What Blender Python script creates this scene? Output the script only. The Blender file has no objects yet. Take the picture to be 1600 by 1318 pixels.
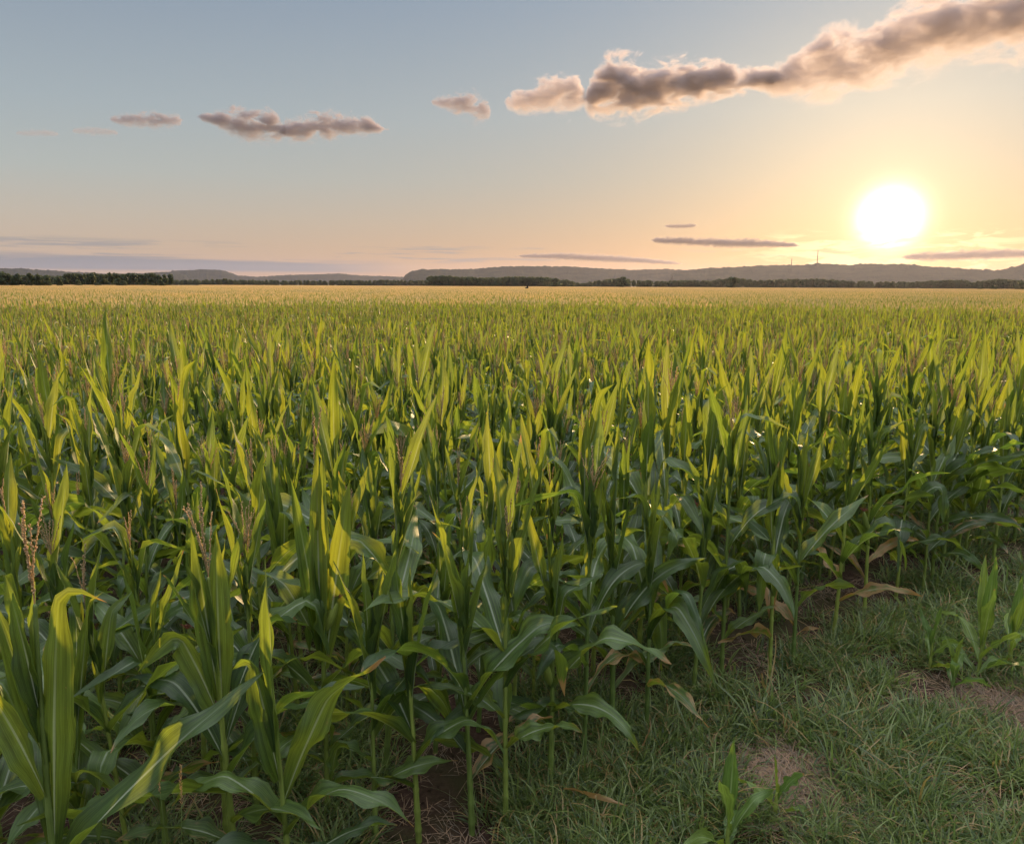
import bpy, bmesh, math, random
from mathutils import Vector, Matrix, noise
R = math.radians
pi = math.pi

# ------------------------------------------------------------------ camera, sky, sun, exposure
scene = bpy.context.scene
COL = scene.collection
CAM_H = 2.7
PITCH = 10.565
EXPO = 1.0
SUN_AZ, SUN_EL = 26.5, 4.6
LAMP_EL = 10.5
cam_d = bpy.data.cameras.new('camera')
cam = bpy.data.objects.new('camera', cam_d); COL.objects.link(cam)
cam_d.sensor_width = 36; cam_d.lens = 36 * 1142 / 1600
cam_d.clip_end = 80000; cam_d.clip_start = 0.05
cam.matrix_world = (Matrix.Translation((0, 0, CAM_H)) @ Matrix.Rotation(R(90 - PITCH), 4, 'X') @ Matrix.Rotation(R(0.28), 4, 'Z'))
scene.camera = cam
scene.view_settings.view_transform = 'Standard'
scene.view_settings.look = 'None'
scene.view_settings.exposure = EXPO
scene.view_settings.gamma = 1
cy = scene.cycles
cy.max_bounces = 8; cy.diffuse_bounces = 4; cy.glossy_bounces = 2; cy.transmission_bounces = 5
cy.transparent_max_bounces = 8; cy.volume_bounces = 2
cy.volume_max_steps = 256
cy.use_denoising = True
cy.sample_clamp_indirect = 6
cy.caustics_reflective = False; cy.caustics_refractive = False

S = Vector((math.sin(R(SUN_AZ)) * math.cos(R(SUN_EL)), math.cos(R(SUN_AZ)) * math.cos(R(SUN_EL)), math.sin(R(SUN_EL))))

def lin(r, g, b, k=1.0):
    f = lambda c: (c / 255 / 12.92 if c / 255 <= .04045 else ((c / 255 + .055) / 1.055) ** 2.4) * k
    return (f(r), f(g), f(b), 1)

class NT:
    """small helper to write node trees"""
    def __init__(s, nt): s.nt = nt
    def n(s, t, **kw):
        nd = s.nt.nodes.new(t)
        for k, v in kw.items(): setattr(nd, k, v)
        return nd
    def l(s, a, b): s.nt.links.new(a, b)
    def put(s, v, sock):
        if v is None: return
        if hasattr(v, 'is_output'): s.l(v, sock)
        else: sock.default_value = v
    def m(s, op, a, b=None, c=None, clamp=False):
        nd = s.n('ShaderNodeMath', operation=op, use_clamp=clamp)
        s.put(a, nd.inputs[0]); s.put(b, nd.inputs[1]); s.put(c, nd.inputs[2]); return nd.outputs[0]
    def vm(s, op, a, b=None, scale=None):
        nd = s.n('ShaderNodeVectorMath', operation=op)
        s.put(a, nd.inputs[0]); s.put(b, nd.inputs[1])
        if scale is not None: s.put(scale, nd.inputs['Scale'])
        return nd.outputs['Value'] if op in ('DOT_PRODUCT', 'LENGTH') else nd.outputs[0]
    def ramp(s, fac, stops, interp='LINEAR'):
        nd = s.n('ShaderNodeValToRGB'); cr = nd.color_ramp; cr.interpolation = interp
        while len(cr.elements) < len(stops): cr.elements.new(.5)
        for e, (p, c) in zip(cr.elements, stops): e.position = p; e.color = c if len(c) == 4 else (*c, 1)
        s.put(fac, nd.inputs[0]); return nd.outputs[0]
    def mr(s, v, a, b, c=0., d=1., t='SMOOTHSTEP'):
        nd = s.n('ShaderNodeMapRange', interpolation_type=t)
        for x, k in zip((v, a, b, c, d), range(5)): s.put(x, nd.inputs[k])
        return nd.outputs[0]
    def mix(s, f, a, b, mode='MIX'):
        nd = s.n('ShaderNodeMix', data_type='RGBA', blend_type=mode)
        s.put(f, nd.inputs[0]); s.put(a, nd.inputs[6]); s.put(b, nd.inputs[7]); return nd.outputs[2]
    def noise(s, vec, scale, detail=3, rough=.5, dist=0., out=0):
        nd = s.n('ShaderNodeTexNoise'); s.put(vec, nd.inputs['Vector'])
        nd.inputs['Scale'].default_value = scale; nd.inputs['Detail'].default_value = detail
        nd.inputs['Roughness'].default_value = rough; nd.inputs['Distortion'].default_value = dist
        return nd.outputs[out]
    def sep(s, v):
        nd = s.n('ShaderNodeSeparateXYZ'); s.put(v, nd.inputs[0]); return nd.outputs
    def comb(s, x, y, z):
        nd = s.n('ShaderNodeCombineXYZ')
        for v, i in zip((x, y, z), range(3)): s.put(v, nd.inputs[i])
        return nd.outputs[0]

# world: sky glow by direction (azimuth and elevation) over the Sky Texture
w = bpy.data.worlds.new('World'); scene.world = w; w.use_nodes = True
w.node_tree.nodes.clear(); W = NT(w.node_tree)
tc = W.n('ShaderNodeTexCoord').outputs['Generated']
dirn = W.vm('NORMALIZE', tc)
x, y, z = W.sep(dirn)
elev = W.m('MULTIPLY', W.m('ARCSINE', z), 180 / pi)
az = W.m('MULTIPLY', W.m('ARCTAN2', x, y), 180 / pi)
KS = 1 / 2 ** EXPO
e01 = W.mr(elev, 0, 90, 0, 1, 'LINEAR')
def sky_ramp(stops): return W.ramp(e01, [(d / 90, lin(*c, k=KS)) for d, c in stops])  # the stops high above the frame are raised as added fill light
away = sky_ramp([(0, (196, 168, 152)), (2.6, (200, 180, 160)), (4.5, (194, 184, 170)), (7.5, (180, 186, 183)), (11.5, (166, 178, 184)), (19.5, (139, 155, 173)), (30, (150, 172, 196)), (44, (238, 240, 246)), (90, (246, 248, 252))])
near = sky_ramp([(0, (200, 142, 98)), (2.5, (194, 150, 112)), (5, (186, 162, 138)), (8, (178, 170, 158)), (12, (172, 178, 178)), (19.5, (148, 166, 182)), (30, (150, 172, 196)), (44, (238, 240, 246)), (90, (246, 248, 252))])
daz = W.m('ABSOLUTE', W.m('SUBTRACT', az, SUN_AZ))
daz = W.m('MINIMUM', daz, W.m('SUBTRACT', 360, daz))
fn = W.m('POWER', W.m('SUBTRACT', 1, W.mr(daz, 0, 62, 0, 1, 'LINEAR')), 1.1)
base = W.mix(fn, away, near)
cosa = W.vm('DOT_PRODUCT', dirn, tuple(S))
ang = W.m('MULTIPLY', W.m('ARCCOSINE', W.m('MINIMUM', cosa, 1.0)), 180 / pi)
def glow(width, p): return W.m('POWER', 2.718, W.m('MULTIPLY', -1, W.m('POWER', W.m('DIVIDE', ang, width), p)))
g1 = W.mix(1.0, base, W.mix(glow(9.0, 1.2), (0, 0, 0, 1), (0.05 * KS, 0.03 * KS, 0.01 * KS, 1)), 'ADD')
g2 = W.mix(1.0, g1, W.mix(glow(2.6, 1.3), (0, 0, 0, 1), (0.46 * KS, 0.36 * KS, 0.22 * KS, 1)), 'ADD')
g3 = W.mix(1.0, g2, W.mix(glow(1.3, 1.9), (0, 0, 0, 1), (7.0 * KS, 6.5 * KS, 5 * KS, 1)), 'ADD')
# low bands of distant stratus along the horizon
sv = W.comb(W.m('MULTIPLY', az, .045), W.m('MULTIPLY', elev, .95), 0.0)
nb = W.noise(sv, 1.6, 5, .55, .3)
band = W.mr(W.m('ADD', elev, W.m('MULTIPLY', W.m('SUBTRACT', nb, .5), 1.6)), 1.55, 1.95, 1, 0)
band = W.m('MULTIPLY', band, W.mr(elev, .75, 1.05, 0, 1))
band = W.m('MULTIPLY', band, W.mr(az, -6, -16, 0, 1))
streak = W.mr(W.noise(W.comb(W.m('MULTIPLY', az, .06), W.m('MULTIPLY', elev, 1.6), 3.0), 1.5, 6, .6, .4), .56, .66)
streak = W.m('MULTIPLY', streak, W.m('MULTIPLY', W.mr(elev, 1.4, 1.9), W.mr(elev, 2.6, 3.2, 1, 0)))
streak = W.m('MULTIPLY', streak, W.mr(az, 36, 0, .25, .6))
low = W.m('MAXIMUM', W.m('MULTIPLY', band, .85), streak)
g4 = W.mix(low, g3, lin(130, 139, 152, k=KS))
brt = W.mr(W.noise(W.comb(W.m('MULTIPLY', az, .25), W.m('MULTIPLY', elev, 1.5), 9.0), 1.3, 6, .6, .6), .48, .6)
brt = W.m('MULTIPLY', brt, W.m('MULTIPLY', W.mr(ang, 12, 3, 0, 1), W.mr(elev, 4.2, 3.2, 0, 1)))
g5 = W.mix(W.m('MULTIPLY', brt, .8), g4, (1.1 * KS, .85 * KS, .5 * KS, 1))
sky = W.n('ShaderNodeTexSky', sky_type='NISHITA', sun_disc=False, sun_elevation=R(LAMP_EL), sun_rotation=R(SUN_AZ), air_density=1.2, dust_density=2.0)
b1 = W.n('ShaderNodeBackground'); W.l(sky.outputs[0], b1.inputs[0]); b1.inputs[1].default_value = .004
over = W.mr(elev, 28, 55, 1, 2.7)     # added fill: sky overhead, out of frame, brightened to lift the shaded plants
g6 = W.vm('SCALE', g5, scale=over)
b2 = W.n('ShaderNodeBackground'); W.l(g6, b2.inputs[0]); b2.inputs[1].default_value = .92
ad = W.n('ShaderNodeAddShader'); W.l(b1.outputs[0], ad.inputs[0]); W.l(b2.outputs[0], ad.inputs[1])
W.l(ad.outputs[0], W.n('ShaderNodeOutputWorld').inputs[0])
w.cycles.sampling_method = 'MANUAL'; w.cycles.sample_map_resolution = 512

sun_d = bpy.data.lights.new('sun', 'SUN'); sun_d.energy = 3.8; sun_d.angle = R(.6); sun_d.color = (1, .66, .32)
sun = bpy.data.objects.new('sun', sun_d); COL.objects.link(sun)
sun.rotation_mode = 'QUATERNION'; SL = Vector((math.sin(R(SUN_AZ)) * math.cos(R(LAMP_EL)), math.cos(R(SUN_AZ)) * math.cos(R(LAMP_EL)), math.sin(R(LAMP_EL))))
sun.rotation_quaternion = SL.to_track_quat('Z', 'Y')
sun.location = (60, 110, 40)

# ------------------------------------------------------------------ helpers
def tag(o, label=None, cat=None, group=None, kind=None):
    if label: o['label'] = label
    if cat: o['category'] = cat
    if group: o['group'] = group
    if kind: o['kind'] = kind
    return o

def link(name, mesh, parent=None):
    o = bpy.data.objects.new(name, mesh); COL.objects.link(o)
    if parent: o.parent = parent
    return o

class MB:
    """mesh buffer with uv (per vertex) and a per-vertex tint colour"""
    def __init__(s): s.v = []; s.f = []; s.uv = []; s.c = []
    def vert(s, p, uv=(0, 0), c=(.5, 0, 0)):
        s.v.append(tuple(p)); s.uv.append(uv); s.c.append((*c, 1)); return len(s.v) - 1
    def tube(s, pts, rads, n=8, c=(.5, 0, 0), cap=True):
        first = None; L = 0
        for i, p in enumerate(pts):
            p = Vector(p)
            if i: L += (p - Vector(pts[i - 1])).length
            d = (Vector(pts[min(i + 1, len(pts) - 1)]) - Vector(pts[max(i - 1, 0)])).normalized()
            a = d.orthogonal().normalized() if i == 0 else (a - d * a.dot(d)).normalized()
            b = d.cross(a)
            ring = [s.vert(p + (a * math.cos(2 * pi * k / n) + b * math.sin(2 * pi * k / n)) * rads[i], (k / n, L), c) for k in range(n)]
            if i:
                for k in range(n): s.f.append((prev[k], prev[(k + 1) % n], ring[(k + 1) % n], ring[k]))
            else: first = ring
            prev = ring
        if cap: s.f.append(tuple(first[::-1])); s.f.append(tuple(prev))
    def diamond(s, p, d, L, r, c):
        d = Vector(d).normalized(); a = d.orthogonal().normalized(); b = d.cross(a); p = Vector(p)
        i0 = s.vert(p, (0, 0), c); ring = [s.vert(p + d * L * .45 + (a * q + b * t) * r, (.5, .5), c) for q, t in ((1, 0), (0, 1), (-1, 0), (0, -1))]
        i1 = s.vert(p + d * L, (1, 1), c)
        for k in range(4):
            s.f.append((i0, ring[(k + 1) % 4], ring[k])); s.f.append((ring[k], ring[(k + 1) % 4], i1))
    def mesh(s, name, mats, smooth=True):
        me = bpy.data.meshes.new(name); me.from_pydata(s.v, [], s.f); n = len(me.loops)
        li = [0] * n; me.loops.foreach_get('vertex_index', li)
        uv = me.uv_layers.new(name='uv'); flat = [q for i in li for q in s.uv[i]]; uv.data.foreach_set('uv', flat)
        at = me.color_attributes.new('tint', 'FLOAT_COLOR', 'POINT'); at.data.foreach_set('color', [q for c in s.c for q in c])
        if smooth: me.polygons.foreach_set('use_smooth', [True] * len(me.polygons))
        for m in (mats if isinstance(mats, (list, tuple)) else [mats]): me.materials.append(m)
        me.update(); return me
    def add(s, o, M=None):
        b = len(s.v)
        s.v += [tuple(M @ Vector(p)) for p in o.v] if M else o.v
        s.uv += o.uv; s.c += o.c; s.f += [tuple(i + b for i in f) for f in o.f]

def mat(name):
    m = bpy.data.materials.new(name); m.use_nodes = True; m.node_tree.nodes.clear(); return m, NT(m.node_tree)

def leafy(name, green, glow_c, dry=(.34, .21, .09), midrib=(.30, .36, .20), trans=.5, rough=.42, veins=True, spec=.5, rnd_amt=.35):
    m, N = mat(name)
    at = N.n('ShaderNodeAttribute', attribute_name='tint'); tr, tg, tb = N.sep(at.outputs['Color'])
    uvn = N.n('ShaderNodeUVMap', uv_map='uv').outputs[0]; u, v, _ = N.sep(uvn)
    inf = N.n('ShaderNodeObjectInfo').outputs['Random']
    r = N.m('ADD', N.m('MULTIPLY', tr, .65), N.m('MULTIPLY', inf, .35))
    gcol = N.mix(N.mr(r, .1, .9), (*[c * (1 - rnd_amt) for c in green], 1), (green[0] * 1.55, green[1] * 1.22, green[2] * 1.0, 1))
    tcol = N.mix(N.mr(r, .1, .9), (glow_c[0] * .62, glow_c[1] * .82, glow_c[2] * 1.2, 1), (*glow_c, 1))
    nz = N.noise(N.comb(N.m('MULTIPLY', u, 5), N.m('MULTIPLY', v, 3), N.m('MULTIPLY', tr, 37)), 1.5, 4, .6)
    shade = N.mr(nz, .25, .75, .72, 1.2)
    h = shade
    if veins:
        st = N.noise(N.comb(N.m('MULTIPLY', u, 55), N.m('MULTIPLY', v, 1.2), tr), 1.0, 2, .6)
        vein = N.mr(st, .35, .65, .72, 1.22)
        shade = N.m('MULTIPLY', shade, vein); h = vein
    gcol = N.mix(1, gcol, N.comb(shade, shade, shade), 'MULTIPLY'); tcol = N.mix(1, tcol, N.comb(shade, shade, shade), 'MULTIPLY')
    if veins:
        mid = N.mr(N.m('ABSOLUTE', N.m('SUBTRACT', u, .5)), .024, .05, 1, 0)
        mid = N.m('MULTIPLY', mid, N.mr(v, .95, .2, 0, 1))
        gcol = N.mix(N.m('MULTIPLY', mid, .85), gcol, (*midrib, 1)); tcol = N.mix(N.m('MULTIPLY', mid, .6), tcol, (.5, .55, .16, 1))
    # dry tips, edges and spots where tint.g is high
    dn = N.noise(N.comb(N.m('MULTIPLY', u, 7), N.m('MULTIPLY', v, 9), tr), 1.0, 4, .65)
    dm = N.mr(N.m('ADD', tg, N.m('MULTIPLY', N.m('SUBTRACT', dn, .5), .9)), .5, .68)
    if veins:
        sp_n = N.noise(N.comb(N.m('MULTIPLY', u, 22), N.m('MULTIPLY', v, 60), N.m('MULTIPLY', tr, 91)), 1.0, 2, .5)
        dm = N.m('MAXIMUM', dm, N.m('MULTIPLY', N.mr(sp_n, .70, .78), .7))
    gcol = N.mix(dm, gcol, (*dry, 1)); tcol = N.mix(dm, tcol, (.5, .27, .07, 1))
    bs = N.n('ShaderNodeBsdfPrincipled'); N.l(gcol, bs.inputs['Base Color']); bs.inputs['Roughness'].default_value = rough
    bs.inputs['Specular IOR Level'].default_value = spec
    if veins:
        bp = N.n('ShaderNodeBump'); bp.inputs['Strength'].default_value = .35; bp.inputs['Distance'].default_value = .002; N.l(h, bp.inputs['Height']); N.l(bp.outputs[0], bs.inputs['Normal'])
    tl = N.n('ShaderNodeBsdfTranslucent'); N.l(tcol, tl.inputs[0])
    mx = N.n('ShaderNodeMixShader'); mx.inputs[0].default_value = trans; N.l(bs.outputs[0], mx.inputs[1]); N.l(tl.outputs[0], mx.inputs[2])
    N.l(mx.outputs[0], N.n('ShaderNodeOutputMaterial').inputs[0]); return m

M_LEAF = leafy('corn_leaf', (.056, .122, .036), (.39, .43, .03), trans=.42, rough=.46, spec=.6, midrib=(.42, .48, .34), rnd_amt=.48)
M_YOUNG = leafy('young_corn_leaf', (.11, .20, .045), (.40, .48, .05), trans=.42, rough=.45, midrib=(.3, .4, .2), rnd_amt=.2)
M_STALK = leafy('corn_stalk', (.17, .26, .06), (.30, .35, .04), trans=.12, rough=.5, veins=False)
M_TASSEL = leafy('corn_tassel', (.60, .46, .24), (.80, .58, .32), dry=(.64, .46, .30), trans=.45, rough=.7, veins=False)
M_SILK = leafy('corn_silk', (.33, .13, .09), (.5, .22, .12), trans=.4, rough=.6, veins=False)
M_GRASS = leafy('grass_blade', (.125, .20, .075), (.32, .42, .08), trans=.38, rough=.38, veins=False, rnd_amt=.62)
M_STRAW = leafy('dry_straw', (.27, .215, .165), (.3, .2, .1), trans=.25, rough=.8, veins=False)
M_TREE = leafy('tree_leaves', (.035, .055, .020), (.14, .16, .03), trans=.25, rough=.6, veins=False)
M_BARK = leafy('tree_bark', (.16, .13, .10), (.1, .1, .1), trans=.02, rough=.9, veins=False)

# ------------------------------------------------------------------ corn plant
def smooth(a, b, x):
    t = min(1, max(0, (x - a) / (b - a))) if a != b else float(x > a)
    return t * t * (3 - 2 * t)

def leaf(mb, p0, az, L, Wd, th0, arc, rnd, bend_at=.6, bend=0, tw0=0, tw1=0, dry=0, seg=16, half=2, fold0=.75, fold1=.18, ruffle=.02, swerve=0, tint=None):
    p = Vector(p0); ds = L / seg; cols = 2 * half
    k1, ph1, ph2 = rnd.uniform(9, 17), rnd.uniform(0, 6), rnd.uniform(0, 6)
    t0 = rnd.random() if tint is None else tint; prev = None; td = rnd.choice((.6, 1.2, 2, 3.5, 6)) + 2.5 * dry
    for i in range(seg + 1):
        s = i / seg
        th = R(th0 + arc * s ** 1.25 + bend * smooth(bend_at - .07, bend_at + .07, s)); th = min(th, R(172))
        ph = R(az + swerve * s * s)
        d = Vector((math.sin(th) * math.cos(ph), math.sin(th) * math.sin(ph), math.cos(th)))
        side = Vector((-math.sin(ph), math.cos(ph), 0))
        nrm = side.cross(d).normalized()
        tw = R(tw0 + (tw1 - tw0) * s)
        side, nrm = side * math.cos(tw) + nrm * math.sin(tw), nrm * math.cos(tw) - side * math.sin(tw)
        wd = Wd * (.36 + .64 * math.sin(min(s / .38, 1) * pi / 2)) * (1 - max(0, (s - .38) / .62) ** 1.9)
        wd = max(wd, .0012)
        fold = (fold0 * (1 - smooth(0, .45, s)) + fold1)
        row = []; jit = [1 - .10 * rnd.random() ** 2 - (.3 * rnd.random() if rnd.random() < .035 else 0) for _ in (0, 1)]
        for j in range(cols + 1):
            u = j / half - 1
            if j in (0, cols): u *= jit[j > 0]
            off = abs(u) ** 1.2 * wd * .5 * fold
            rf = ruffle * abs(u) ** 1.6 * (math.sin(k1 * s * L / .7 + (ph1 if u > 0 else ph2)) + .4 * math.sin(2.3 * k1 * s + ph2)) * smooth(0, .25, s) * min(1, wd / Wd + .2)
            q = p + side * (u * wd * .5 * math.cos(math.atan(fold))) + nrm * (-off + rf) * (1 if True else 0)
            dr = dry + max(0, (s - .86)) * td + (abs(u) ** 3) * dry * .35
            row.append(mb.vert(q, ((u + 1) / 2, s), (t0, dr, 0)))
        if prev:
            for j in range(cols): mb.f.append((prev[j], prev[j + 1], row[j + 1], row[j]))
        prev = row; p = p + d * ds
    return p

def tassel(mb, base, h, nb, spread, rnd, lean=(0, 0), green=.0, dens=1.0):
    def branch(p, d, L, main=False):
        pts = []; q = Vector(p); d = Vector(d).normalized(); n = 6
        for i in range(n + 1):
            pts.append(tuple(q)); d = (d + Vector((rnd.uniform(-.06, .06), rnd.uniform(-.06, .06), -.03 * (0 if main else 1)))).normalized(); q = q + d * L / n
        c = (rnd.random() * .7, green, 0)
        mb.tube(pts, [.0022 * (1 - .6 * i / n) for i in range(n + 1)], 4, c, cap=False)
        k = int(L / .0085 * dens)
        for j in range(k):
            t = .12 + .88 * j / k; a = t * n; i = min(int(a), n - 1); f = a - i
            pp = Vector(pts[i]).lerp(Vector(pts[i + 1]), f); dd = (Vector(pts[i + 1]) - Vector(pts[i])).normalized()
            an = rnd.uniform(0, 2 * pi); o = dd.orthogonal().normalized(); o = o * math.cos(an) + dd.cross(o) * math.sin(an)
            mb.diamond(pp, dd + o * rnd.uniform(.25, .7), rnd.uniform(.010, .016), rnd.uniform(.0024, .0040) * (1.3 if main else 1), (min(1, max(0, c[0] + rnd.uniform(-.3, .3))), rnd.uniform(0, .75), 0))
    base = Vector(base); ax = Vector((lean[0], lean[1], 1)).normalized()
    branch(base, ax, h, True)
    for i in range(nb):
        a = i * 2.4 + rnd.uniform(-.4, .4); sp = R(spread * rnd.uniform(.5, 1.3))
        d = Vector((math.sin(sp) * math.cos(a), math.sin(sp) * math.sin(a), math.cos(sp))) + ax * .3
        branch(base + ax * h * (.02 + .3 * i / max(nb, 1)), d, h * rnd.uniform(.5, .8))

def corn_parts(seed, H=1.9, tas=0, nb=6, spread=12, ear=False, plane=None, seg=16, half=2, leaves=None, whorl=3, dens=1.0, wid=1.0, dry=.0, low=.25):
    """list of (name, buffer, material, parent index). H is the height of the tip; tas the tassel length (0: still in the whorl)"""
    rnd = random.Random(seed); parts = []
    plane = rnd.uniform(0, 360) if plane is None else plane
    hs = H * rnd.uniform(.66, .72) if not tas else H - tas          # top of the stalk
    lx, ly = rnd.uniform(-.03, .03), rnd.uniform(-.03, .03)
    axis = lambda z: Vector((lx * z * z * .5, ly * z * z * .5, z))
    nodes = []; zz = -.02; st = .09
    pts = []; rad = []; r0 = .0162 * rnd.uniform(.85, 1.15) * (.8 + .2 * wid)
    rr = lambda z: r0 * (1 - .62 * max(0, z) / hs)
    while zz < hs - .03:
        nodes.append(zz); nx = min(zz + st, hs)
        for t, k in ((0, 1.22), (.08, 1.0), (.5, .97), (.85, 1.02)):
            pz = zz + (nx - zz) * t; pts.append(axis(pz)); rad.append(rr(pz) * k)
        zz = nx; st = min(st * 1.16, .17)
    pts.append(axis(hs)); rad.append(rr(hs) * .7)
    sb = MB(); sb.tube(pts, rad, 8, (rnd.random(), .0, 0))
    for i, p in enumerate(sb.v):
        if p[2] < .12: sb.c[i] = (sb.c[i][0], .5 - p[2] * 1.6, 0, 1)
    parts.append(('stalk', sb, M_STALK, None))
    if leaves is None:
        leaves = []
        zs = [z for z in nodes if z > low * rnd.uniform(.8, 1.2)]
        k = len(zs)
        for i, z0 in enumerate(zs):
            f = i / max(k - 1, 1)                # 0 low .. 1 top
            az = plane + (180 if i % 2 else 0) + rnd.gauss(0, 22)
            if f < .3: L = rnd.uniform(.45, .66); Wd = .085; th0 = rnd.uniform(30, 50); arc = rnd.uniform(45, 100)
            elif f < .66: L = rnd.uniform(.68, .92); Wd = .115; th0 = rnd.uniform(20, 36); arc = rnd.uniform(35, 95)
            else: L = rnd.uniform(.55, .8); Wd = .088; th0 = rnd.uniform(7, 15); arc = rnd.uniform(-3, 14)
            bend = 0; ba = .6
            if rnd.random() < (.42 if f < .66 else .16) and f > .2: bend = rnd.uniform(40, 120); ba = rnd.uniform(.4, .8)
            dr = dry + (rnd.uniform(.0, .55) if f < .2 else (.2 if rnd.random() < .1 else 0))
            leaves.append((z0, az, L, Wd * rnd.uniform(.82, 1.15) * wid, th0, arc, ba, bend, rnd.gauss(0, 22), rnd.gauss(0, 45), dr, rnd.gauss(0, 30)))
        for i in range(rnd.choice((1, 2))):
            leaves.append((hs * rnd.uniform(.32, .62), plane + 180 * i + rnd.gauss(0, 55), rnd.uniform(.7, .95), .125 * wid, rnd.uniform(26, 48), rnd.uniform(30, 85), rnd.uniform(.35, .7), rnd.choice((0, 40, 80)), rnd.gauss(0, 30), rnd.gauss(0, 50), dry, rnd.gauss(0, 35)))
        for i in range(whorl):                   # erect leaves round the top
            f = i / max(whorl, 1)
            tl = (H - hs * (.80 + .10 * f)) if not tas else (H - tas * rnd.uniform(.5, 1.2) - hs * .84)
            leaves.append((hs * (.78 + .10 * f), plane + 180 * i + rnd.gauss(0, 30), max(tl, .3) * rnd.uniform(.85, 1.02), .074 * wid * rnd.uniform(.75, 1.1), rnd.uniform(1, 7), rnd.uniform(-2, 5), .8, 0 if rnd.random() < .85 else 40, rnd.gauss(0, 30), rnd.gauss(0, 40), 0, 0))
    for (z0, az, L, Wd, th0, arc, ba, bend, tw0, tw1, dr, sw) in leaves:
        mb = MB(); a = axis(z0) + Vector((math.cos(R(az)), math.sin(R(az)), 0)) * rr(z0) * .6
        leaf(mb, a, az, L, Wd, th0, arc, rnd, ba, bend, tw0 * .5, tw1, dr, seg, half, swerve=sw, ruffle=(.012 * wid + .004) * (1.8 if th0 > 17 else .8), fold1=.18 if th0 > 17 else .5)
        parts.append(('leaf', mb, M_LEAF, None))
    if tas:
        mb = MB(); tassel(mb, axis(hs) - Vector((0, 0, .01)), tas, nb, spread, rnd, (rnd.uniform(-.12, .12), rnd.uniform(-.12, .12)), dens=dens); parts.append(('tassel', mb, M_TASSEL, None))
    if ear:
        z0 = .55 * hs; a = R(plane + 60); mb = MB(); d = Vector((math.cos(a) * .35, math.sin(a) * .35, 1)).normalized()
        b = axis(z0) + Vector((math.cos(a), math.sin(a), 0)) * .012
        prof = [(0, .008), (.03, .017), (.08, .023), (.13, .021), (.17, .014), (.2, .006)]
        mb.tube([b + d * t for t, _ in prof], [q for _, q in prof], 9, (.6, 0, 0))
        ei = len(parts); parts.append(('ear', mb, M_STALK, None))
        sk = MB(); tip = b + d * .19
        for i in range(46):
            a2 = rnd.uniform(0, 2 * pi); o = Vector((math.cos(a2), math.sin(a2), 0)) * rnd.uniform(.01, .045)
            sk.tube([tip, tip + d * .03 + o * .5, tip + d * rnd.uniform(.0, .05) + o], [.0016, .0014, .0006], 3, (rnd.random(), .2, 0), cap=False)
        parts.append(('silk', sk, M_SILK, ei))
    return parts

def part_meshes(parts): return [(n, b.mesh(n, m), pi_) for n, b, m, pi_ in parts]
def joined(parts, name):
    """all parts of a plant as one mesh, for the field's instances"""
    mats = []; B = MB(); mi = []
    for n, b, m, _ in parts:
        if m not in mats: mats.append(m)
        mi += [mats.index(m)] * len(b.f); B.add(b)
    me = B.mesh(name, mats); me.polygons.foreach_set('material_index', mi); me.update(); return me

def place(pm, name, loc, rz=0, sc=(1, 1, 1), tilt=(0, 0)):
    e = bpy.data.objects.new(name, None); COL.objects.link(e); e.empty_display_size = .1
    e.location = loc; e.rotation_euler = (tilt[0], tilt[1], rz); e.scale = sc
    made = []
    for n, me, par in pm:
        o = bpy.data.objects.new(n, me); COL.objects.link(o); o.parent = made[par] if par is not None else e; made.append(o)
    return e

def instancer(name, pts, sources):
    """ONE stuff object: points carrying rotation, scale and variant, realised as instances by geometry nodes"""
    me = bpy.data.meshes.new(name); me.from_pydata([p[0] for p in pts], [], [])
    a = me.attributes.new('rot', 'FLOAT_VECTOR', 'POINT'); a.data.foreach_set('vector', [q for p in pts for q in p[1]])
    a = me.attributes.new('scl', 'FLOAT_VECTOR', 'POINT'); a.data.foreach_set('vector', [q for p in pts for q in p[2]])
    a = me.attributes.new('var', 'INT', 'POINT'); a.data.foreach_set('value', [p[3] for p in pts])
    o = link(name, me)
    col = bpy.data.collections.new(name + '_kinds')
    for i, s in enumerate(sources): col.objects.link(bpy.data.objects.new('%s_%03d' % (name, i), s))
    ng = bpy.data.node_groups.new(name + '_scatter', 'GeometryNodeTree')
    ng.interface.new_socket('Geometry', in_out='INPUT', socket_type='NodeSocketGeometry')
    ng.interface.new_socket('Geometry', in_out='OUTPUT', socket_type='NodeSocketGeometry')
    n = ng.nodes; gi = n.new('NodeGroupInput'); go = n.new('NodeGroupOutput')
    ci = n.new('GeometryNodeCollectionInfo'); ci.inputs['Collection'].default_value = col
    ci.inputs['Separate Children'].default_value = True; ci.inputs['Reset Children'].default_value = True
    ip = n.new('GeometryNodeInstanceOnPoints'); ip.inputs['Pick Instance'].default_value = True
    def na(nm, dt):
        q = n.new('GeometryNodeInputNamedAttribute'); q.data_type = dt; q.inputs['Name'].default_value = nm
        return [s for s in q.outputs if s.enabled and s.name == 'Attribute'][0]
    e2r = n.new('FunctionNodeEulerToRotation')
    L = ng.links.new
    L(gi.outputs[0], ip.inputs['Points']); L(ci.outputs[0], ip.inputs['Instance'])
    L(na('var', 'INT'), ip.inputs['Instance Index']); L(na('rot', 'FLOAT_VECTOR'), e2r.inputs[0]); L(e2r.outputs[0], ip.inputs['Rotation'])
    L(na('scl', 'FLOAT_VECTOR'), ip.inputs['Scale']); L(ip.outputs[0], go.inputs[0])
    md = o.modifiers.new('scatter', 'NODES'); md.node_group = ng
    return o

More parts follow.
